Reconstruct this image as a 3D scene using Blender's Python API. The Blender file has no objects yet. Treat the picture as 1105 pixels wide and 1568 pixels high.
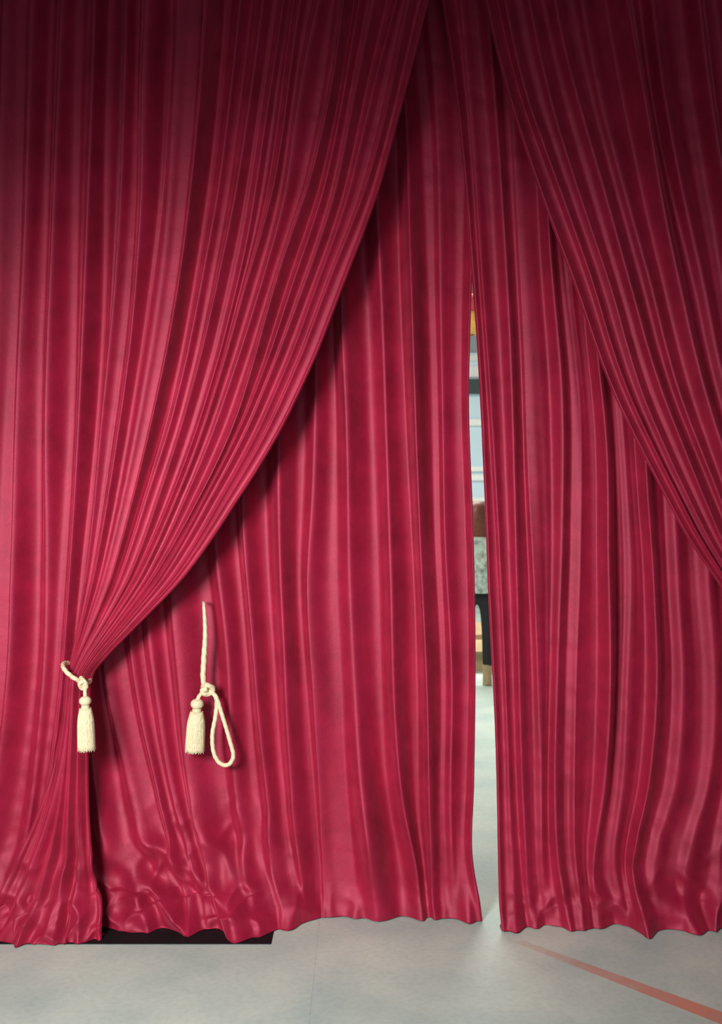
import bpy, bmesh, math, random
import numpy as np
from mathutils import Vector, Matrix

scene = bpy.context.scene
scene.view_settings.view_transform = 'Standard'
rng = np.random.RandomState(7)
random.seed(7)

# ------------------------------------------------------------------ measures
F = 1603.0      # focal length in (1105 px wide) survey units
D = 4.07        # camera distance from the curtain line (y = 0)
H = 1.64        # eye height
def W(px, py, y=0.0):
    d = D + y
    return Vector(((px-552.5)/F*d, y, H + (784-py)/F*d))
def wx(px, y): return (px-552.5)/F*(D+y)
def wz(py, y): return H + (784-py)/F*(D+y)

# ------------------------------------------------------------------ materials
def new_mat(name):
    m = bpy.data.materials.new(name); m.use_nodes = True
    nt = m.node_tree
    b = nt.nodes['Principled BSDF']
    return m, nt, b
def simple(name, col, rough=0.6, noise=0.0, scale=20, spec=0.5, bump=0.0, metallic=0.0):
    m, nt, b = new_mat(name)
    b.inputs['Roughness'].default_value = rough
    b.inputs['Metallic'].default_value = metallic
    b.inputs['Specular IOR Level'].default_value = spec
    tc = nt.nodes.new('ShaderNodeTexCoord')
    n = nt.nodes.new('ShaderNodeTexNoise'); n.inputs['Scale'].default_value = scale
    n.inputs['Detail'].default_value = 6
    nt.links.new(tc.outputs['Object'], n.inputs['Vector'])
    r = nt.nodes.new('ShaderNodeValToRGB')
    r.color_ramp.elements[0].position = 0.3; r.color_ramp.elements[1].position = 0.7
    c = np.array(col)
    r.color_ramp.elements[0].color = (*(c*(1-noise)), 1)
    r.color_ramp.elements[1].color = (*np.minimum(c*(1+noise), 1), 1)
    nt.links.new(n.outputs['Fac'], r.inputs['Fac'])
    nt.links.new(r.outputs['Color'], b.inputs['Base Color'])
    if bump:
        bp = nt.nodes.new('ShaderNodeBump'); bp.inputs['Strength'].default_value = bump
        bp.inputs['Distance'].default_value = 0.003
        nt.links.new(n.outputs['Fac'], bp.inputs['Height'])
        nt.links.new(bp.outputs['Normal'], b.inputs['Normal'])
    return m

def velvet_mat(name, base, base2, pile):
    m, nt, b = new_mat(name)
    out = [n for n in nt.nodes if n.type == 'OUTPUT_MATERIAL'][0]
    tc = nt.nodes.new('ShaderNodeTexCoord')
    n1 = nt.nodes.new('ShaderNodeTexNoise'); n1.inputs['Scale'].default_value = 7
    n1.inputs['Detail'].default_value = 10; n1.inputs['Roughness'].default_value = .7
    n2 = nt.nodes.new('ShaderNodeTexNoise'); n2.inputs['Scale'].default_value = 380
    n2.inputs['Detail'].default_value = 2
    n3 = nt.nodes.new('ShaderNodeTexNoise'); n3.inputs['Scale'].default_value = 22
    n3.inputs['Detail'].default_value = 6; n3.inputs['Distortion'].default_value = .8
    for n in (n1, n2, n3): nt.links.new(tc.outputs['Object'], n.inputs['Vector'])
    r = nt.nodes.new('ShaderNodeValToRGB')
    r.color_ramp.elements[0].position = 0.34; r.color_ramp.elements[1].position = 0.66
    r.color_ramp.elements[0].color = (*base, 1); r.color_ramp.elements[1].color = (*base2, 1)
    nt.links.new(n1.outputs['Fac'], r.inputs['Fac'])
    nt.links.new(r.outputs['Color'], b.inputs['Base Color'])
    b0 = nt.nodes.new('ShaderNodeBump'); b0.inputs['Strength'].default_value = 0.4
    b0.inputs['Distance'].default_value = 0.0025
    nt.links.new(n3.outputs['Fac'], b0.inputs['Height'])
    bp = nt.nodes.new('ShaderNodeBump'); bp.inputs['Strength'].default_value = 0.6
    bp.inputs['Distance'].default_value = 0.0012
    nt.links.new(n2.outputs['Fac'], bp.inputs['Height'])
    nt.links.new(b0.outputs['Normal'], bp.inputs['Normal'])
    nt.links.new(bp.outputs['Normal'], b.inputs['Normal'])
    b.inputs['Roughness'].default_value = .58
    b.inputs['Specular IOR Level'].default_value = .9
    b.inputs['IOR'].default_value = 1.7
    b.inputs['Specular Tint'].default_value = (1.0, 0.32, 0.43, 1)
    sh = nt.nodes.new('ShaderNodeBsdfSheen')
    sh.inputs['Roughness'].default_value = .45
    nt.links.new(bp.outputs['Normal'], sh.inputs['Normal'])
    mr = nt.nodes.new('ShaderNodeMapRange')
    mr.inputs['From Min'].default_value = .3; mr.inputs['From Max'].default_value = .7
    mr.inputs['To Min'].default_value = .18; mr.inputs['To Max'].default_value = .48
    nt.links.new(n1.outputs['Fac'], mr.inputs['Value'])
    vm = nt.nodes.new('ShaderNodeVectorMath'); vm.operation = 'SCALE'
    vm.inputs[0].default_value = pile
    nt.links.new(mr.outputs[0], vm.inputs['Scale'])
    nt.links.new(vm.outputs[0], sh.inputs['Color'])
    ad = nt.nodes.new('ShaderNodeAddShader')
    nt.links.new(b.outputs[0], ad.inputs[0]); nt.links.new(sh.outputs[0], ad.inputs[1])
    nt.links.new(ad.outputs[0], out.inputs['Surface'])
    return m
M_vel = velvet_mat('velvet_crimson', (0.22, 0.0010, 0.020), (0.33, 0.003, 0.035), (0.95, .16, .25))
M_cream = simple('cream_cord', (0.74, 0.64, 0.42), 0.8, 0.12, 150, bump=0.3)
M_brass = simple('brass', (0.6, 0.42, 0.15), 0.35, 0.1, metallic=1)
M_mat = simple('black_rubber', (0.006, 0.007, 0.008), 0.7, 0.3, 90, bump=0.3, spec=.2)

# ------------------------------------------------------------------ numpy noise
def make_lattice(seed, n=64):
    return np.random.RandomState(seed).rand(n, n)*2-1
def noise2(x, y, seed=0):
    L = make_lattice(seed); n = L.shape[0]
    xi = np.floor(x).astype(int); yi = np.floor(y).astype(int)
    fx = x-xi; fy = y-yi
    fx = fx*fx*fx*(fx*(fx*6-15)+10); fy = fy*fy*fy*(fy*(fy*6-15)+10)
    a = L[xi % n, yi % n]; b = L[(xi+1) % n, yi % n]
    c = L[xi % n, (yi+1) % n]; d = L[(xi+1) % n, (yi+1) % n]
    return (a*(1-fx)+b*fx)*(1-fy)+(c*(1-fx)+d*fx)*fy
def sstep(a, b, x):
    t = np.clip((x-a)/(b-a), 0, 1); return t*t*(3-2*t)

def rib_eval(pts, py):
    """smooth polyline px(py)"""
    pts = sorted(pts, key=lambda p: p[1])
    X = np.array([p[0] for p in pts], float); Y = np.array([p[1] for p in pts], float)
    n = len(X)
    m = np.zeros(n)
    if n > 1:
        dl = np.diff(X)/np.diff(Y)
        m[0] = dl[0]; m[-1] = dl[-1]
        for i in range(1, n-1): m[i] = 0.5*(dl[i-1]+dl[i])
    out = np.interp(py, Y, X)
    for i in range(n-1):
        k = (py >= Y[i]) & (py <= Y[i+1])
        h = Y[i+1]-Y[i]; t = (py[k]-Y[i])/h
        out[k] = (2*t**3-3*t**2+1)*X[i]+(t**3-2*t**2+t)*h*m[i]+(-2*t**3+3*t**2)*X[i+1]+(t**3-t**2)*h*m[i+1]
    k = py < Y[0]; out[k] = X[0]+m[0]*(py[k]-Y[0])
    k = py > Y[-1]; out[k] = X[-1]+m[-1]*0.5*(py[k]-Y[-1])
    return out

def obj_from(name, verts, faces, mats, smooth=True, parent=None):
    me = bpy.data.meshes.new(name)
    me.from_pydata([tuple(v) for v in verts], [], faces)
    me.update()
    o = bpy.data.objects.new(name, me)
    scene.collection.objects.link(o)
    for m in (mats if isinstance(mats, list) else [mats]): me.materials.append(m)
    if smooth: me.polygons.foreach_set('use_smooth', [True]*len(me.polygons))
    if parent: o.parent = parent
    return o

def grid(name, X, Y, Z):
    nc, nr = X.shape
    V = np.stack([X, Y, Z], -1).reshape(-1, 3)
    idx = np.arange(nc*nr).reshape(nc, nr)
    f = np.stack([idx[:-1, :-1], idx[:-1, 1:], idx[1:, 1:], idx[1:, :-1]], -1).reshape(-1, 4)
    me = bpy.data.meshes.new(name)
    me.vertices.add(len(V)); me.vertices.foreach_set('co', V.astype(np.float32).ravel())
    me.loops.add(f.size); me.loops.foreach_set('vertex_index', f.astype(np.int32).ravel())
    me.polygons.add(len(f))
    me.polygons.foreach_set('loop_start', (np.arange(len(f))*4).astype(np.int32))
    me.polygons.foreach_set('loop_total', np.full(len(f), 4, np.int32))
    me.polygons.foreach_set('use_smooth', np.ones(len(f), bool))
    me.update(calc_edges=True); me.validate()
    me.materials.append(M_vel)
    o = bpy.data.objects.new(name, me)
    scene.collection.objects.link(o)
    return o

def curtain(name, ribs, y0, amp=0.03, spr=26, nz=420, seed=1, ridge=None, power=None, vee=0.6,
            bulge=(0.02, 0.06), crumple=None, fine=0.28, fine2=0.25, bundle=None, ztop=4.0, zbot=0.0,
            ratio=0.34, fwd=None, pool=None, hh=0.12, calm=0.5, asym=0.67, crease=1.0, toes=()):
    """ribs: list of polylines (one per ridge).  y0(z) mean depth."""
    K = len(ribs)
    r = np.random.RandomState(seed)
    a_r = ridge if ridge is not None else (0.6+0.6*r.rand(K))
    p_r = power if power is not None else (1.0+1.0*r.rand(K))
    v_r = np.clip(vee+0.3*(r.rand(K)-.5), 0, 1)
    a_r = np.array(a_r, float); p_r = np.array(p_r, float)*1.15
    if zbot > 0:
        z_all = np.linspace(ztop, zbot, nz); q_all = np.zeros(nz)
    else:
        zz = np.linspace(ztop, hh, nz)
        nh = 60
        q = np.linspace(0, 1, nh+1)[1:]
        qq = np.minimum(q, .85)/.85
        zh = np.maximum(hh*(1-qq**1.1), 0.006)
        z_all = np.concatenate([zz, zh]); q_all = np.concatenate([np.zeros(nz), q])
    y0a = np.array([y0(z) for z in z_all])
    py = 784-(z_all-H)*F/(D+y0a)
    R = np.array([rib_eval(rb, py) for rb in ribs])           # K x rows
    for k in range(1, K): R[k] = np.maximum(R[k], R[k-1]+0.4)
    ns = (K-1)*spr+1
    s = np.linspace(0, K-1, ns)
    i = np.minimum(s.astype(int), K-2); t = s-i
    PX = R[i]*(1-t)[:, None]+R[i+1]*t[:, None]                # ns x rows
    X = (PX-552.5)/F*(D+y0a)[None, :]
    spn = (R[1:]-R[:-1])/F*D
    spk = np.vstack([spn[:1], 0.5*(spn[1:]+spn[:-1]), spn[-1:]])
    SP = spk[i]*(1-t)[:, None]+spk[i+1]*t[:, None]
    A = np.minimum(amp, ratio*SP)
    T = t[:, None]; S = s[:, None]*np.ones_like(PX); Z = z_all[None, :]*np.ones_like(PX)
    A = A*(1-calm*sstep(.35, 0.03, Z))
    vp = asym+0.16*noise2(i[:, None]*1.0+0.5+0*Z, Z*0.6+seed, seed+11)
    tt = np.where(T < vp, 0.5*T/vp, 0.5+0.5*(T-vp)/(1-vp))
    near = np.where(tt < 0.5, i[:, None], i[:, None]+1)
    c = 0.5+0.5*np.cos(2*np.pi*tt)
    tri = 2*np.minimum(tt, 1-tt)
    ra = a_r[near]*(0.85+0.5*noise2(near*1.7, Z*0.9, seed+5))
    vprof = 1-np.sqrt(np.maximum(tri, 0)**3.0+.0004)+0.02
    prof = ra*(c**p_r[near]*(1-v_r[near])+vprof*v_r[near])
    Y = -A*2.0*(prof-0.4)
    wob = noise2(S*0.9, Z*0.8, seed+3)*0.35
    mask = np.clip(0.5+0.9*noise2(S*0.8+9, Z*0.7, seed+15), 0, 1)
    Y += A*fine*2.0*noise2(S*2.1+wob, Z*0.5, seed+1)
    Y += A*fine2*1.6*mask*noise2(S*5.1+wob*2, Z*0.7, seed+2)
    Y += 0.0012*noise2(X*14, Z*6, seed+6)*mask
    mk2 = np.clip(noise2(X*1.8, Z*1.6, seed+16)*1.6+.2, 0, 1)
    Y += crease*0.0022*mk2*noise2(X*7+Z*2, Z*22+X*5, seed+17)
    X = X+0.25*A*noise2(S*1.3, Z*0.9, seed+8)
    low = sstep(0.9, 0.05, Z)
    Y += low*0.022*noise2(X*6, Z*3, seed+9)
    Q = q_all[None, :]*np.ones_like(X)
    Qc = np.minimum(Q, .85)/.85
    if zbot == 0:
        bl = bulge[0]+(bulge[1]-bulge[0])*(0.5+0.5*noise2(S*0.75, 0*Z, seed+10))+0.2*bulge[1]*noise2(S*1.9, 0*Z, seed+14)
        pre = sstep(0.35, 0.0, Z)
        Y += -bl*pre**2*0.6 - bl*0.7*Qc**1.5
        for (tx, ta, tw) in toes:
            g = np.exp(-((X-tx)/tw)**2)
            Y -= ta*g*(0.45*sstep(.45, .02, Z)**1.5+0.55*Qc**1.4)
        if pool is not None:
            pw = pool(X, Z)
            Y -= pw*(0.65*Qc**2+0.35*sstep(.3, 0.02, Z)**2)
            rd = 1-2*np.sqrt(noise2(X*9+Qc*1.5, Qc*2+X*2, seed+31)**2+.01)
            Z = Z+(pw/0.1)*0.030*(rd+0.6)*np.sin(np.pi*np.clip(Qc, 0, 1))**1.5
        Y += np.where(Q > .85, (Q-.85)/.15*0.05, 0)
    if fwd is not None:
        Y -= fwd(X, Z)
    if crumple is not None:
        cw = crumple(X, Z)
        ax_, az_ = X*5.5+noise2(X*4, Z*5, 77)*.7, Z*6+X*4
        n1 = 1-2*np.sqrt(noise2(ax_, az_, seed+20)**2+.02)
        n3 = 1-2*np.sqrt(noise2(X*11-Z*7, Z*11+X*5, seed+25)**2+.02)
        Y += -cw*(0.046*n1+0.018*n3)
        X = X+cw*0.02*noise2(X*8, Z*9, seed+22)
    if bundle is not None:
        wdt = (R[-1]-R[0])/F*D
        u = (S/(K-1))
        bw = bundle*np.exp(-((wdt-0.09).clip(0)/0.16)**2)[None, :]
        Y += -bw*(np.sin(np.pi*u)-0.5)
    Y = Y+y0a[None, :]
    Z = np.maximum(Z, 0.006)
    def edge(col, sgn):
        return [(X[col]+sgn*dx, Y[col]+dy, Z[col]) for dx, dy in [(0.004, 0.006), (0.006, 0.014), (0.003, 0.024), (-0.004, 0.032)]]
    Le = edge(0, -1)[::-1]; Re = edge(-1, 1)
    X = np.vstack([np.array([e[0] for e in Le]), X, np.array([e[0] for e in Re])])
    Y = np.vstack([np.array([e[1] for e in Le]), Y, np.array([e[1] for e in Re])])
    Z = np.vstack([np.array([e[2] for e in Le]), Z, np.array([e[2] for e in Re])])
    return grid(name, X, Y, Z)

def join(a, b):
    for o in bpy.context.view_layer.objects: o.select_set(False)
    a.select_set(True); b.select_set(True); bpy.context.view_layer.objects.active = a
    bpy.ops.object.join()
    return a

# ------------------------------------------------------------------ curtains
def P(s):  # "x,y x,y"
    return [tuple(float(v) for v in a.split(',')) for a in s.split()]

left = [P("-330,0 -330,1430"), P("-250,0 -255,1430"), P("-180,0 -190,1430"), P("-110,0 -120,800 -130,1430"),
        P("-45,0 -55,500 -70,900 -100,1430"),
        P("5,0 -5,400 -18,700 -30,1000 -60,1430"),
        P("50,0 40,350 28,600 20,850 12,1050 -20,1300 -40,1430"),
        P("97,0 84,350 74,600 68,850 62,1050 35,1280 0,1430"),
        P("148,0 140,250 130,500 118,750 105,950 92,1100 65,1280 35,1430"),
        P("185,0 178,250 168,500 150,750 128,950 112,1100 95,1280 80,1430"),
        P("235,0 225,250 205,500 175,750 145,950 130,1100 120,1280 110,1430")]
curtain('velvet_curtain', left, lambda z: 0.045, amp=0.038, seed=3, bulge=(0.02, 0.04), spr=30, vee=.1,
        ridge=[1, .5, 1, .6, 1.1, .5, 1.25, .75, 1.15, .4, .6], power=[1.2]*5+[1.3, 1.1, 1.4, 1.2, 1.6, 1.5],
        fine=0.06, fine2=.04, crumple=lambda X, Z: sstep(0.42, 0.05, Z), pool=lambda X, Z: 0.08+0*X, hh=.16)

mid = [P("60,0 70,900 75,1050 90,1200 110,1430"),
       P("105,0 120,900 135,1050 148,1200 175,1350 190,1430"),
       P("135,0 150,900 165,1050 185,1150 215,1270 262,1360 290,1430"),
       P("185,0 195,950 210,1080 238,1200 275,1330 320,1430"),
       P("225,0 226,950 242,1080 262,1200 300,1320 345,1430"),
       P("262,0 264,900 276,1050 288,1200 320,1330 372,1430"),
       P("322,0 326,830 344,1000 354,1150 375,1290 415,1430"),
       P("365,0 368,780 382,950 395,1100 412,1230 425,1340 450,1430"),
       P("425,0 426,680 431,850 438,1000 444,1150 455,1290 478,1430"),
       P("480,0 480,560 478,750 472,900 482,1080 492,1250 500,1430"),
       P("519,0 518,450 527,650 537,850 546,1050 552,1200 568,1340 582,1430"),
       P("560,0 574,300 582,500 588,700 594,900 600,1080 615,1220 638,1330 650,1430"),
       P("600,0 618,150 626,400 632,600 640,850 650,1080 655,1250 665,1430"),
       P("655,0 670,200 675,500 682,800 695,1050 690,1250 695,1430"),
       P("728,0 722,300 716,500 714,620 720,800 724,1000 722,1200 719,1300 730,1380 736,1430")]
wl = lambda X: sstep(-.1, -.5, X)
curtain('velvet_curtain', mid, lambda z: 0.175, amp=0.046, seed=21, spr=36, bulge=(0.01, 0.035), vee=.1,
        ridge=[.8, .9, .6, .9, .5, 1.0, .8, 1.2, .85, .35, 1.25, 1.0, 1.2, .35, .7],
        power=[1.3, 1.2, 1.2, 1.4, 1.3, 1.4, 1.3, 1.2, 1.6, 1.6, 1.0, 1.4, 1.5, 1.3, 1.3],
        fine=0.10, fine2=.04, crumple=lambda X, Z: sstep(0.6, 0.0, Z)*wl(X)+0.25*sstep(0.22, 0.0, Z),
        fwd=lambda X, Z: 0.08*sstep(.6, 0.02, Z)*wl(X), pool=lambda X, Z: 0.08*wl(X)+.005, hh=.14,
        toes=[(wx(715, .15), .07, .035), (wx(640, .15), .02, .05), (wx(548, .15), .03, .03), (wx(455, .15), .06, .04), (wx(370, .1), .05, .05)])

right = [P("676,0 692,100 704,200 714,300 722,400 730,500 736,600 741,700 746,800 750,900 755,1000 760,1100 763,1200 764,1300 768,1430"),
         P("705,0 722,200 736,400 750,600 762,800 772,1000 778,1150 783,1300 792,1430"),
         P("745,0 765,250 780,500 788,750 795,1000 800,1200 805,1320 815,1430"),
         P("778,0 792,300 805,550 812,800 820,1000 828,1200 830,1320 840,1430"),
         P("820,0 838,350 860,600 862,800 856,1000 850,1200 852,1300 870,1430"),
         P("850,0 872,420 893,620 890,850 882,1050 880,1200 880,1300 895,1430"),
         P("890,0 908,500 926,680 929,850 932,1050 925,1200 908,1330 915,1430"),
         P("935,0 945,500 960,720 968,880 962,1050 955,1200 940,1330 950,1430"),
         P("975,0 978,500 985,720 998,900 1003,1050 990,1200 965,1330 985,1430"),
         P("1020,0 1025,600 1038,900 1045,1050 1035,1200 1005,1320 1012,1430"),
         P("1060,0 1070,600 1085,900 1095,1050 1085,1200 1050,1320 1040,1430"),
         P("1110,0 1115,600 1125,900 1135,1050 1125,1200 1105,1320 1090,1430"),
         P("1160,0 1180,1430"), P("1220,0 1225,1430"), P("1290,0 1300,1430"), P("1360,0 1360,1430"), P("1430,0 1430,1430")]
curtain('velvet_curtain', right, lambda z: 0.09, amp=0.028, seed=41, spr=32, bulge=(0.01, 0.035), vee=.1, asym=.6,
        ridge=[.7, .4, .9, .35, 1.0, .35, 1.3, .3, 1.1, .4, .6, .9, 1, 1, 1, 1, 1],
        power=[1.2, 1.5, 1.3, 1.3, 1.4, 1.5, 1.1, 1.5, 1.3, 1.2, 1.2, 1.2, 1.2, 1.2, 1.2, 1.2, 1.2],
        fine=0.15, fine2=.06, crumple=lambda X, Z: 0.4*sstep(0.3, 0.0, Z)+0.5*sstep(0.5, 0.0, Z)*sstep(0.8, 1.3, X),
        pool=lambda X, Z: 0.02+0*X,
        toes=[(wx(790, .06), .06, .035), (wx(838, .06), -.02, .03), (wx(905, .06), .035, .07), (wx(990, .06), .045, .05), (wx(1060, .06), .05, .05)])

def fan(Ls, Rs, fr, jit, seed):
    pyc = np.array(sorted(set([p[1] for p in Ls]+[p[1] for p in Rs]+list(range(0, 1000, 90)))), float)
    L = rib_eval(Ls, pyc); R = rib_eval(Rs, pyc)
    ribs = []
    for k, f in enumerate(fr):
        ff = f+np.zeros(len(pyc))
        if 0 < f < 1: ff = ff+jit*noise2(pyc/260+k*3.7, pyc*0+k*1.9, seed)*math.sin(math.pi*f)**0.5
        ribs.append([(float(L[n]+(R[n]-L[n])*ff[n]), float(pyc[n])) for n in range(len(pyc))])
    return ribs

Ls = P("186,-150 190,0 188,130 178,400 155,650 130,880 112,980 101,1030 96,1060")
Rs = P("690,-150 655,0 620,140 575,300 525,430 478,550 420,670 358,770 282,880 205,960 160,1005 138,1032 132,1060")
fr = [0, .09, .17, .285, .37, .455, .52, .59, .65, .72, .775, .83, .89, .945, 1]
ra = [.6, .9, .4, 1.5, .45, 1.15, .5, 1.25, .6, 1.1, .55, 1.1, .6, .9, .6]
def ysw(z): return -0.075 + 0.035*float(sstep(1.6, 0.9, z))+0.03*float(sstep(0.9, 0.0, z))
sw = curtain('velvet_curtain', fan(Ls, Rs, fr, 0.026, 5), ysw, amp=0.038, seed=61, spr=32, nz=560,
        ridge=ra, fine=0.14, fine2=0.14, bundle=0.06, ratio=0.36, zbot=wz(1046, -.05), vee=.1, calm=0, asym=.62)
tail = [P("101,1020 97,1040 92,1100 72,1200 35,1300 -30,1430"), P("107,1020 104,1050 100,1100 84,1200 55,1300 5,1430"),
        P("113,1020 110,1050 107,1100 98,1200 80,1300 45,1430"), P("119,1020 116,1050 114,1100 109,1200 102,1300 80,1430"),
        P("126,1020 123,1050 121,1100 120,1200 120,1300 118,1430"), P("136,1020 133,1050 130,1100 130,1200 138,1300 160,1430")]
tl = curtain('velvet_curtain_tail', tail, ysw, amp=0.022, seed=66, spr=30, nz=160, ztop=wz(1028, -.05),
        bulge=(0.01, 0.03), fine=0.2, fine2=0.1, bundle=0.06, ratio=0.40, vee=.1, calm=.3,
        crumple=lambda X, Z: 0.9*sstep(0.45, 0.05, Z), pool=lambda X, Z: 0.05+0*X, hh=.15)
join(sw, tl)

Ls = P("715,-150 745,0 782,150 828,290 880,430 937,590 1000,720 1060,830 1108,900 1165,980 1190,1030 1190,1100 1180,1200 1160,1300 1140,1430")
Rs = P("1400,-150 1400,0 1390,400 1370,700 1330,900 1250,1010 1225,1030 1240,1100 1270,1200 1300,1300 1330,1430")
fr = [0, .045, .10, .165, .235, .31, .39, .48, .57, .66, .75, .84, .92, 1]
curtain('velvet_curtain', fan(Ls, Rs, fr, 0.016, 9), lambda z: -0.075+0.045*float(sstep(1.6, 0.9, z)), amp=0.046, seed=83, spr=30, nz=480,
        ridge=[.6, .9, .5, 1.2, .6, 1.3, .6, 1.2, .8, 1.1, .9, 1, 1, .8], vee=.1, asym=.62,
        bulge=(0.01, 0.05), fine=0.10, fine2=.06, bundle=0.06, ratio=0.38)

# ------------------------------------------------------------------ rope / tassels
def smooth_path(pts, n=160):
    pts = [Vector(p) for p in pts]
    ext = [pts[0]*2-pts[1]]+pts+[pts[-1]*2-pts[-2]]
    out = []
    seg = len(pts)-1
    for j in range(n+1):
        u = j/n*seg; i = min(int(u), seg-1); t = u-i
        a, b, c, d = ext[i], ext[i+1], ext[i+2], ext[i+3]
        out.append(0.5*((2*b)+(c-a)*t+(2*a-5*b+4*c-d)*t*t+(3*b-a-3*c+d)*t**3))
    return out
def rope(verts, faces, pts, rad, n=160, lobes=3, twist=9.0, m=18, lobe=0.16, closed=False, radf=None):
    path = smooth_path(pts, n)
    base = len(verts)
    t0 = (path[1]-path[0]).normalized()
    nrm = t0.orthogonal().normalized(); prev = t0
    L = 0
    for i, p in enumerate(path):
        if i: L += (p-path[i-1]).length
        t = (path[min(i+1, n)]-path[max(i-1, 0)]).normalized()
        q = prev.rotation_difference(t); nrm = (q @ nrm).normalized(); prev = t
        bn = t.cross(nrm)
        rr = rad*(radf(i/n) if radf else 1)
        for k in range(m):
            a = 2*math.pi*k/m
            r = rr*(1-lobe+lobe*abs(math.cos(lobes*0.5*(a+L/rad/twist*2*math.pi/1.0)))*1.4)
            verts.append(p+(nrm*math.cos(a)+bn*math.sin(a))*r)
    for i in range(n):
        for k in range(m):
            a = base+i*m+k; b = base+i*m+(k+1) % m
            faces.append((a, b, b+m, a+m))
    faces.append(tuple(base+k for k in range(m))[::-1])
    faces.append(tuple(base+n*m+k for k in range(m)))
def lathe(verts, faces, c, axis, prof, m=36, rib=0, ribn=18):
    ax = Vector(axis).normalized(); u = ax.orthogonal().normalized(); v = ax.cross(u)
    base = len(verts)
    for (r, h) in prof:
        for k in range(m):
            a = 2*math.pi*k/m
            rr = r*(1+rib*math.cos(a*ribn+h*200))
            verts.append(Vector(c)+ax*h+(u*math.cos(a)+v*math.sin(a))*rr)
    for i in range(len(prof)-1):
        for k in range(m):
            a = base+i*m+k; b = base+i*m+(k+1) % m
            faces.append((a, b, b+m, a+m))
def tassel(verts, faces, top, L, w, lean=(0, 0)):
    ax = Vector((lean[0], lean[1], -1)).normalized()
    hr = w*0.66
    prof = [(0.001, 0)]
    for j in range(1, 15):
        a = math.pi*j/15
        prof.append((hr*math.sin(a)*0.95+0.002, hr*0.85*(1-math.cos(a))))
    hb = hr*1.6
    prof += [(hr*.62, hb), (hr*.70, hb+.002), (hr*.70, hb+.004), (hr*.64, hb+.005), (hr*.74, hb+.007), (hr*.74, hb+.010), (hr*.7, hb+.011)]
    lathe(verts, faces, top, ax, prof, m=60, rib=0.06, ribn=20)
    h0 = hb+.011
    sk = [(hr*.7, h0)]+[(w*(0.66+0.26*math.sin(min(1, j/7)*math.pi/2)+0.08*j/18), h0+(L-h0)*j/18*0.97) for j in range(1, 19)]
    lathe(verts, faces, top, ax, sk+[(0.002, (L)*0.96)], m=96, rib=0.05, ribn=32)
    u = ax.orthogonal().normalized(); v = ax.cross(u)
    r = random.Random(4)
    for k in range(84):
        a = 2*math.pi*k/84+r.uniform(-.03, .03); le = L*(0.98+r.uniform(-.02, .03))
        pts = []
        for j in range(5):
            tt = j/4
            rad = w*(0.64+0.28*math.sin(min(1, tt*2.4)*math.pi/2)+0.08*tt)
            aa = a+0.05*math.sin(tt*3+k)
            pts.append(Vector(top)+ax*(h0+(le-h0)*tt)+(u*math.cos(aa)+v*math.sin(aa))*rad)
        rope(verts, faces, pts, 0.0017, n=10, m=5, lobe=0)
# left tieback
v, f = [], []
c = W(117, 1030, -0.04)
ring = []
for k in range(25):
    a = -math.pi*0.5+2*math.pi*k/24
    ring.append(c+Vector((math.cos(a)*0.048, math.sin(a)*0.078, -math.cos(a)*0.036)))
rope(v, f, ring, 0.0085, n=150)
k0 = W(127, 1046, -0.130)
rope(v, f, [k0+Vector((-.012, .012, .018)), k0+Vector((.006, -.008, .008)), k0+Vector((.012, 0, -.012)), k0+Vector((-.004, .004, -.02)), k0+Vector((-.01, -.012, 0)), k0+Vector((.004, -.014, .010))], .0085, n=60)
tt = W(130, 1066, -0.130)
rope(v, f, [k0, (k0+tt)/2+Vector((.003, 0, 0)), tt], .007, n=30)
tassel(v, f, tt, 0.205, 0.032, (0.03, 0))
obj_from('curtain_tieback_tassel', v, f, M_cream)
# loose tieback hanging on the middle curtain
v, f = [], []
y2 = 0.085
rope(v, f, [W(311, 922, 0.165), W(312, 927, y2+.02), W(314, 970, y2), W(312, 1010, y2), W(311, 1040, y2), W(316, 1056, y2-.004)], .0110, n=130,
     radf=lambda u: 0.35+0.65*min(1, u*1.8), lobe=.1)
kk = W(318, 1056, y2-.008)
rope(v, f, [kk+Vector((-.022, .01, .012)), kk+Vector((0, -.014, .02)), kk+Vector((.02, 0, .006)), kk+Vector((.012, .01, -.014)), kk+Vector((-.012, -.006, -.016)), kk+Vector((-.02, -.01, .0)), kk+Vector((0, -.016, .004))], .010, n=80)
rope(v, f, [W(318, 1058, y2), W(330, 1066, y2-.012), W(340, 1095, y2-.01), W(352, 1135, y2-.01), W(357, 1158, y2-.01), W(349, 1171, y2-.012), W(336, 1168, y2-.014),
            W(327, 1152, y2-.014), W(325, 1125, y2-.012), W(330, 1095, y2-.008), W(331, 1070, y2), W(320, 1056, y2)], .0085, n=230, lobe=.10)
t2 = W(302, 1070, y2-.005)
rope(v, f, [kk, W(308, 1062, y2-.01), t2+Vector((0, 0, -.003))], .008, n=30)
tassel(v, f, t2, 0.212, 0.037, (-0.05, 0))
obj_from('curtain_tieback_tassel', v, f, M_cream)

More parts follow.
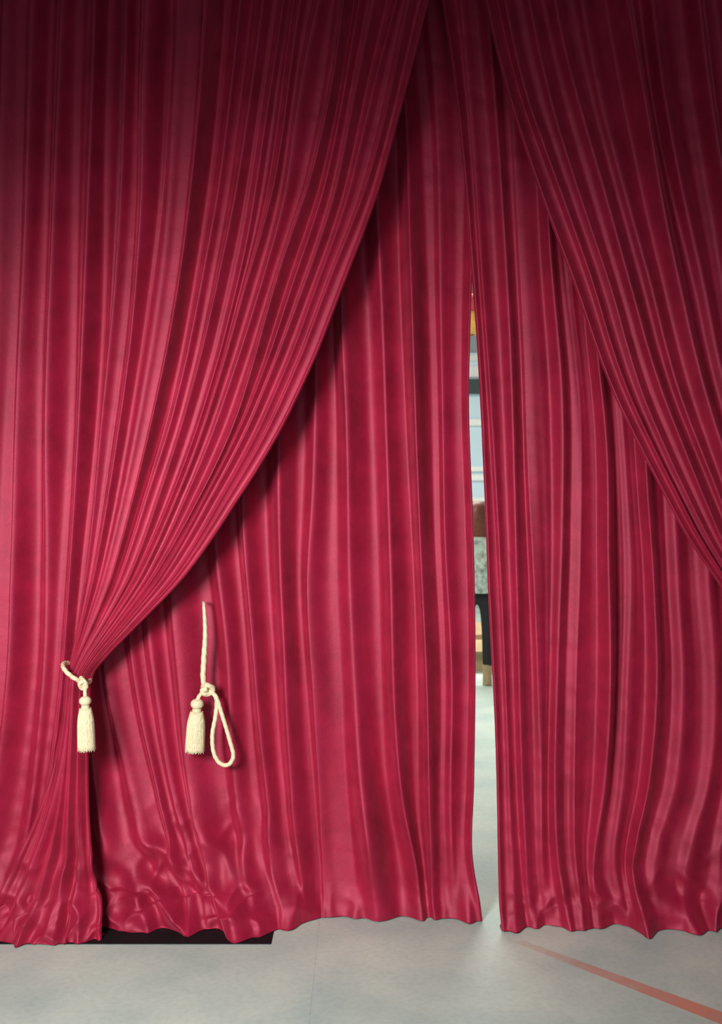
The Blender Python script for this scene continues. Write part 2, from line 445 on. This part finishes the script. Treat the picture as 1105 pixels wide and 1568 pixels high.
# ------------------------------------------------------------------ box helper
def box(verts, faces, lo, hi):
    b = len(verts)
    for z in (lo[2], hi[2]):
        for x, y in ((lo[0], lo[1]), (hi[0], lo[1]), (hi[0], hi[1]), (lo[0], hi[1])):
            verts.append(Vector((x, y, z)))
    faces += [(b, b+3, b+2, b+1), (b+4, b+5, b+6, b+7), (b, b+1, b+5, b+4), (b+1, b+2, b+6, b+5), (b+2, b+3, b+7, b+6), (b+3, b, b+4, b+7)]
def boxes(name, lst, mat, parent=None, bevel=0.0):
    v, f = [], []
    for lo, hi in lst: box(v, f, lo, hi)
    o = obj_from(name, v, f, mat, smooth=False, parent=parent)
    if bevel:
        md = o.modifiers.new('bevel', 'BEVEL'); md.width = bevel; md.segments = 2
    return o

# ------------------------------------------------------------------ floor
m, nt, b = new_mat('painted_concrete')
tc = nt.nodes.new('ShaderNodeTexCoord')
n1 = nt.nodes.new('ShaderNodeTexNoise'); n1.inputs['Scale'].default_value = 2.2; n1.inputs['Detail'].default_value = 8
n2 = nt.nodes.new('ShaderNodeTexNoise'); n2.inputs['Scale'].default_value = 45; n2.inputs['Detail'].default_value = 6
for n in (n1, n2): nt.links.new(tc.outputs['Object'], n.inputs['Vector'])
r = nt.nodes.new('ShaderNodeValToRGB'); r.color_ramp.elements[0].position = .3; r.color_ramp.elements[1].position = .7
r.color_ramp.elements[0].color = (.42, .56, .52, 1); r.color_ramp.elements[1].color = (.66, .75, .65, 1)
nt.links.new(n1.outputs['Fac'], r.inputs['Fac'])
r2 = nt.nodes.new('ShaderNodeValToRGB'); r2.color_ramp.elements[0].position = .3; r2.color_ramp.elements[1].position = .6
r2.color_ramp.elements[0].color = (.9, .9, .88, 1); r2.color_ramp.elements[1].color = (1, 1, 1, 1)
nt.links.new(n2.outputs['Fac'], r2.inputs['Fac'])
mx = nt.nodes.new('ShaderNodeMix'); mx.data_type = 'RGBA'; mx.blend_type = 'MULTIPLY'; mx.inputs[0].default_value = 1
nt.links.new(r.outputs['Color'], mx.inputs[6]); nt.links.new(r2.outputs['Color'], mx.inputs[7])
nt.links.new(mx.outputs[2], b.inputs['Base Color'])
b.inputs['Roughness'].default_value = .5
bp = nt.nodes.new('ShaderNodeBump'); bp.inputs['Strength'].default_value = .12; bp.inputs['Distance'].default_value = .002
nt.links.new(n2.outputs['Fac'], bp.inputs['Height']); nt.links.new(bp.outputs['Normal'], b.inputs['Normal'])
M_floor = m
boxes('floor', [((-6, -6.5, -.2), (-.1665, 14, 0)), ((-.1661, -6.5, -.2), (6, 14, 0))], M_floor)
boxes('black_floor_mat', [((-2.5, -.10, 0.0), (-.341, .45, .004))], M_mat, bevel=.0015)

# faded red line on the floor
m, nt, b = new_mat('faded_red_floor_paint')
b.inputs['Base Color'].default_value = (.84, .32, .23, 1); b.inputs['Roughness'].default_value = .6
tc = nt.nodes.new('ShaderNodeTexCoord'); n1 = nt.nodes.new('ShaderNodeTexNoise'); n1.inputs['Scale'].default_value = 14; n1.inputs['Detail'].default_value = 8
nt.links.new(tc.outputs['Object'], n1.inputs['Vector'])
sx = nt.nodes.new('ShaderNodeSeparateXYZ'); nt.links.new(tc.outputs['Generated'], sx.inputs[0])
mr = nt.nodes.new('ShaderNodeMapRange'); mr.inputs['From Min'].default_value = 0; mr.inputs['From Max'].default_value = .3
mr.inputs['To Min'].default_value = 0.1; mr.inputs['To Max'].default_value = 1.0
nt.links.new(sx.outputs['X'], mr.inputs['Value'])
r = nt.nodes.new('ShaderNodeMapRange'); r.inputs['From Min'].default_value = .25; r.inputs['From Max'].default_value = .6
r.inputs['To Min'].default_value = .45; r.inputs['To Max'].default_value = .85
nt.links.new(n1.outputs['Fac'], r.inputs['Value'])
mu = nt.nodes.new('ShaderNodeMath'); mu.operation = 'MULTIPLY'
nt.links.new(mr.outputs[0], mu.inputs[0]); nt.links.new(r.outputs[0], mu.inputs[1])
nt.links.new(mu.outputs[0], b.inputs['Alpha'])
a = Vector((.60, -.075, .0015)); e = Vector((2.2, -1.78, .0015)); dr = (e-a).normalized(); pr = Vector((-dr.y, dr.x, 0))
vv, ff = [], []
for j in range(41):
    p = a.lerp(e, j/40); w = .018+.022*min(1, j/14)
    vv += [p-pr*w, p+pr*w]
    if j: ff.append((2*j-2, 2*j, 2*j+1, 2*j-1))
obj_from('painted_floor_line', vv, ff, m, smooth=False)

# ------------------------------------------------------------------ curtain rail and room shell
M_wall = simple('plaster_dark', (.08, .075, .075), .85, .12, 6)
M_wallb = simple('plaster_pale', (.42, .46, .47), .8, .08, 3)
M_ceil = simple('ceiling_paint', (.3, .3, .3), .8, .06, 3)
v, f = [], []
for yy in (-.075, .055, .175):
    rope(v, f, [Vector((-2.55, yy, 4.04)), Vector((0, yy, 4.04)), Vector((2.55, yy, 4.04))], .018, n=4, m=16, lobe=0)
    for k in range(52):
        x = -2.5+k*5/51
        rope(v, f, [Vector((x, yy, 4.04))+Vector((0, math.cos(t)*.024, math.sin(t)*.024)) for t in np.linspace(0, 2*math.pi, 9)], .003, n=12, m=6, lobe=0)
obj_from('curtain_rail', v, f, M_brass)
boxes('wall_proscenium', [((-6, .30, 4.08), (6, .45, 5.2)), ((-6, .30, 0), (-2.3, .45, 4.08)), ((2.3, .30, 0), (6, .45, 4.08))], M_wall)
boxes('wall_left', [((-6.15, -6.5, 0), (-6, 14, 5.2))], M_wallb)
boxes('wall_right', [((6, -6.5, 0), (6.15, 14, 5.2))], M_wallb)
boxes('ceiling', [((-6.15, .30, 5.2), (6.15, 14.15, 5.35))], M_ceil)
boxes('wall_back', [((-6, 14, 0), (6, 14.15, 5.2))], M_wallb)

M_white = simple('white_paint', (.85, .85, .82), .5, .04)
m, nt, b = new_mat('frosted_daylight_glass')
b.inputs['Base Color'].default_value = (.50, .62, .68, 1); b.inputs['Roughness'].default_value = .25
b.inputs['Emission Color'].default_value = (.50, .66, .72, 1); b.inputs['Emission Strength'].default_value = .2
M_glass = m
y = 13.9
X0, X1 = 0.9, 3.2
win = bpy.data.objects.new('window_1', None); scene.collection.objects.link(win)
def zz_(py): return wz(py, y)
boxes('pane', [((X0, y+.03, zz_(765)), (X1, y+.05, zz_(540)))], M_glass, win)
boxes('frame', [((X0-.08, y-.02, zz_(553)), (X1+.08, y+.09, zz_(543))), ((X0-.08, y-.04, zz_(578)), (X1+.08, y+.03, zz_(560))),
                ((X0-.08, y-.04, zz_(652)), (X1+.08, y+.03, zz_(642))), ((X0-.08, y-.04, zz_(722)), (X1+.08, y+.03, zz_(714))),
                ((X0-.08, y-.04, zz_(736)), (X1+.08, y+.03, zz_(727))), ((X0-.12, y-.06, zz_(768)), (X1+.12, y+.09, zz_(762))),
                ((X0-.08, y-.02, zz_(768)), (X0, y+.09, zz_(540))), ((X1, y-.02, zz_(768)), (X1+.08, y+.09, zz_(540)))], M_white, win, bevel=.01)
M_dark = simple('dark_green_paint', (.03, .05, .05), .6, .1)
boxes('blind_box', [((X0, y-.10, zz_(604)), (X1, y-.045, zz_(581)))], M_dark, win, bevel=.01)

yl = 5.5
M_red = simple('lantern_red_paper', (.5, .04, .03), .6, .1); M_yel = simple('lantern_yellow_paper', (.75, .42, .08), .6, .15)
lant = bpy.data.objects.new('paper_lantern', None); scene.collection.objects.link(lant)
lx = wx(722, yl)
for nm, py, mat, rr in (('upper_shade', 470, M_red, .10), ('lower_shade', 494, M_yel, .13)):
    v, f = [], []
    lathe(v, f, (lx, yl, wz(py, yl)), (0, 0, 1), [(.03+rr*math.sin(math.pi*j/24), .11*-math.cos(math.pi*j/24)+0.004*(j % 2)) for j in range(25)], m=32)
    obj_from(nm, v, f, mat, parent=lant)
v, f = [], []
rope(v, f, [Vector((lx, yl, 5.2)), Vector((lx, yl, 4.2)), Vector((lx, yl, wz(515, yl)))], .006, n=10, m=8, lobe=0)
obj_from('cord', v, f, M_red, parent=lant)

# open cardboard box on the floor beyond the woman
M_card = simple('cardboard', (.48, .36, .20), .85, .12, 12)
bx0, bx1, by0, by1, bh = .95, 1.55, 6.75, 7.2, .32
v, f = [], []
th = .008
for lo, hi in (((bx0, by0, 0), (bx1, by0+th, bh)), ((bx0, by1-th, 0), (bx1, by1, bh)), ((bx0, by0+th, 0), (bx0+th, by1-th, bh)),
               ((bx1-th, by0+th, 0), (bx1, by1-th, bh)), ((bx0+th, by0+th, 0), (bx1-th, by1-th, th))): box(v, f, lo, hi)
def flap(p0, p1, d):
    b0 = len(v); p0, p1, d = Vector(p0), Vector(p1), Vector(d); n_ = Vector((0, 0, -.006))
    for q in (p0, p1, p1+d, p0+d): v.append(q)
    for q in (p0, p1, p1+d, p0+d): v.append(q+n_)
    f.extend([(b0, b0+1, b0+2, b0+3), (b0+7, b0+6, b0+5, b0+4), (b0, b0+4, b0+5, b0+1), (b0+1, b0+5, b0+6, b0+2), (b0+2, b0+6, b0+7, b0+3), (b0+3, b0+7, b0+4, b0)])
flap((bx0, by0, bh), (bx1, by0, bh), (0, -.16, -.10)); flap((bx0, by1, bh), (bx1, by1, bh), (0, .14, .12))
flap((bx0, by0, bh), (bx0, by1, bh), (-.15, 0, -.06)); flap((bx1, by0, bh), (bx1, by1, bh), (.15, 0, .05))
obj_from('cardboard_box', v, f, M_card, smooth=False)

# ------------------------------------------------------------------ person beyond the opening
M_skin = simple('skin', (.55, .33, .24), .55, .06)
M_hair = simple('auburn_hair', (.17, .045, .025), .5, .3, 60)
M_shirt = simple('floral_blouse', (.48, .56, .48), .8, .5, 22)
M_trous = simple('black_trousers', (.012, .012, .014), .8, .2)
M_boot = simple('tan_boot', (.42, .30, .16), .6, .15)
yp = 5.83; xp = wx(730, yp)
person = bpy.data.objects.new('standing_woman', None); person.location = (xp, yp, 0); scene.collection.objects.link(person)
def skinmesh(name, nodes, edges, mat, root=0, sub=2):
    me = bpy.data.meshes.new(name); me.from_pydata([n[:3] for n in nodes], edges, []); me.update()
    o = bpy.data.objects.new(name, me); scene.collection.objects.link(o); o.parent = person
    md = o.modifiers.new('skin', 'SKIN'); md.use_smooth_shade = True
    for i, n in enumerate(nodes):
        sv = me.skin_vertices[0].data[i]
        sv.radius = (n[3], n[4] if len(n) > 4 else n[3]); sv.use_root = (i == root)
    s = o.modifiers.new('sub', 'SUBSURF'); s.levels = sub; s.render_levels = sub
    me.materials.append(mat)
    return o
nodes = [(0, 0, .93, .13, .10), (0, 0, 1.08, .11, .085), (0, 0, 1.25, .135, .09), (0, 0, 1.38, .11, .07), (0, 0, 1.44, .05), (0, 0, 1.50, .048),
         (-.17, 0, 1.37, .048), (-.235, .02, 1.10, .038), (-.24, -.03, .86, .026),
         (.17, 0, 1.37, .048), (.235, .02, 1.10, .038), (.24, -.03, .86, .026),
         (-.095, 0, .84, .07), (-.10, 0, .48, .046), (-.10, .01, .30, .04), (-.10, .01, .09, .030),
         (.095, 0, .84, .07), (.10, 0, .48, .046), (.10, .01, .30, .04), (.10, .01, .09, .030)]
edges = [(0, 1), (1, 2), (2, 3), (3, 4), (4, 5), (3, 6), (6, 7), (7, 8), (3, 9), (9, 10), (10, 11), (0, 12), (12, 13), (13, 14), (14, 15), (0, 16), (16, 17), (17, 18), (18, 19)]
skinmesh('body', nodes, edges, M_skin)
skinmesh('trousers', [(0, 0, 1.02, .135, .11), (0, 0, .93, .15, .12), (-.10, 0, .82, .082), (-.102, 0, .48, .06), (-.102, .01, .15, .052), (.10, 0, .82, .082), (.102, 0, .48, .06), (.102, .01, .15, .052)],
         [(0, 1), (1, 2), (2, 3), (3, 4), (1, 5), (5, 6), (6, 7)], M_trous, root=1)
for sg in (-1, 1):
    w0 = (sg*.24, -.03, .86); pn = [(w0[0], w0[1], w0[2], .02, .026), (sg*.242, -.035, .80, .016, .036), (sg*.242, -.04, .775, .014, .034)]
    skinmesh('palm', pn, [(0, 1), (1, 2)], M_skin)
    for j, ln in enumerate((.062, .07, .065, .05)):
        yy = -.04+(-.027+.018*j)
        fn = [(sg*.242, yy, .785, .0085), (sg*.240, yy-.002, .785-ln*.5, .008), (sg*.232, yy-.004, .785-ln, .0065)]
        skinmesh('finger', fn, [(0, 1), (1, 2)], M_skin)
    skinmesh('thumb', [(sg*.236, -.06, .825, .010), (sg*.228, -.085, .795, .009), (sg*.222, -.09, .765, .0075)], [(0, 1), (1, 2)], M_skin)
    v, f = [], []
    lathe(v, f, (sg*.10, .01, 0), (0, 0, 1), [(.002, .0), (.045, .0), (.045, .03), (.043, .08), (.044, .14), (.046, .20)], m=24)
    obj_from('boot_shaft', v, f, M_boot, parent=person)
    skinmesh('boot_foot', [(sg*.10, -.01, .045, .042), (sg*.105, .08, .042, .040), (sg*.11, .16, .035, .032)], [(0, 1), (1, 2)], M_boot)
def ell(name, secs, mat, m=32, loc=(0, 0, 0)):
    v, f = [], []
    for (z, rx, ry) in secs:
        for k in range(m):
            a = 2*math.pi*k/m; v.append(Vector((loc[0]+rx*math.cos(a), loc[1]+ry*math.sin(a), z)))
    for i in range(len(secs)-1):
        for k in range(m):
            a = i*m+k; b_ = i*m+(k+1) % m; f.append((a, b_, b_+m, a+m))
    return obj_from(name, v, f, mat, parent=person)
ell('blouse', [(.88, .19, .155), (.95, .18, .145), (1.07, .155, .12), (1.2, .17, .125), (1.32, .18, .115), (1.39, .15, .095), (1.43, .08, .07), (1.45, .058, .055)], M_shirt)
for sg in (-1, 1):
    skinmesh('sleeve', [(sg*.14, 0, 1.37, .07), (sg*.185, 0, 1.33, .062), (sg*.235, .02, 1.10, .052), (sg*.24, -.0, .98, .045)], [(0, 1), (1, 2), (2, 3)], M_shirt)
secs = []
for j in range(25):
    a = math.pi*j/24
    z = 1.61-.115*math.cos(a)
    chin = 0.78+0.22*float(sstep(1.50, 1.60, z))
    secs.append((z, max(.001, .075*math.sin(a)*chin), max(.001, .092*math.sin(a)*(0.85+.15*chin))))
ell('head', secs, M_skin, loc=(0, .01, 0))
skinmesh('nose', [(0, .095, 1.62, .008), (0, .112, 1.59, .012)], [(0, 1)], M_skin)
skinmesh('lips', [(-.02, .085, 1.555, .005), (0, .094, 1.555, .007), (.02, .085, 1.555, .005)], [(0, 1), (1, 2)], M_red)
for sg in (-1, 1):
    v, f = [], []
    lathe(v, f, (sg*.03, .088, 1.625), (0, 1, 0), [(.011*math.sin(math.pi*j/8), -.008*math.cos(math.pi*j/8)) for j in range(9)], m=12)
    obj_from('eye', v, f, M_dark, parent=person)
hs = [(1.34, .10, .03), (1.36, .12, .05), (1.45, .115, .065), (1.55, .105, .095), (1.64, .097, .108), (1.70, .082, .095), (1.735, .05, .06), (1.745, .004, .004)]
o = ell('hair', hs, M_hair, loc=(0, -.028, 0))
sb = o.modifiers.new('s', 'SUBSURF'); sb.levels = 1; sb.render_levels = 2

# ------------------------------------------------------------------ lights
def area(name, loc, target, size, power, col=(1, 1, 1), size_y=None, spread=180):
    l = bpy.data.lights.new(name, 'AREA'); l.energy = power; l.color = col; l.size = size
    if size_y: l.shape = 'RECTANGLE'; l.size_y = size_y
    l.spread = math.radians(spread)
    o = bpy.data.objects.new(name, l); scene.collection.objects.link(o)
    o.location = loc; o.rotation_euler = (Vector(target)-Vector(loc)).to_track_quat('-Z', 'Y').to_euler()
    return o
def spot(name, loc, target, power, ang, blend, size, col):
    l = bpy.data.lights.new(name, 'SPOT'); l.energy = power; l.color = col
    l.spot_size = math.radians(ang); l.spot_blend = blend; l.shadow_soft_size = size
    o = bpy.data.objects.new(name, l); scene.collection.objects.link(o)
    o.location = loc; o.rotation_euler = (Vector(target)-Vector(loc)).to_track_quat('-Z', 'Y').to_euler()
spot('spotlight_key', (-1.35, -3.6, 2.0), (-.36, 0, .80), 800, 80, 1.0, .42, (1, .98, .95))
area('stage_fill', (0.2, -5.2, 2.4), (0, 0, 1.2), 2.5, 28, (.92, .97, 1.0))
area('backstage_added_overhead', (0.5, 8.0, 5.0), (0.8, 8.0, 0), 4.0, 520, (1, .97, .9))  # unseen light, added under the ceiling because the closed back room needs one
area('backstage_added_fill', (-1.8, 2.2, 3.4), (1.2, 8.0, 1.4), 1.2, 160, (1, .98, .95))  # added fill hidden behind the curtains, brightens the woman and other upright surfaces
w = bpy.data.worlds.new('world'); scene.world = w; w.use_nodes = True
w.node_tree.nodes['Background'].inputs[0].default_value = (.55, .62, .7, 1)
w.node_tree.nodes['Background'].inputs[1].default_value = .10

# ------------------------------------------------------------------ camera
cam = bpy.data.cameras.new('camera'); cam.sensor_fit = 'VERTICAL'; cam.sensor_height = 36
cam.lens = 36*F/1568.0
cam.dof.use_dof = True; cam.dof.focus_distance = 4.15; cam.dof.aperture_fstop = 3.5
co = bpy.data.objects.new('camera', cam); scene.collection.objects.link(co)
co.location = (0, -D, H); co.rotation_euler = (math.pi/2, 0, 0)
scene.camera = co
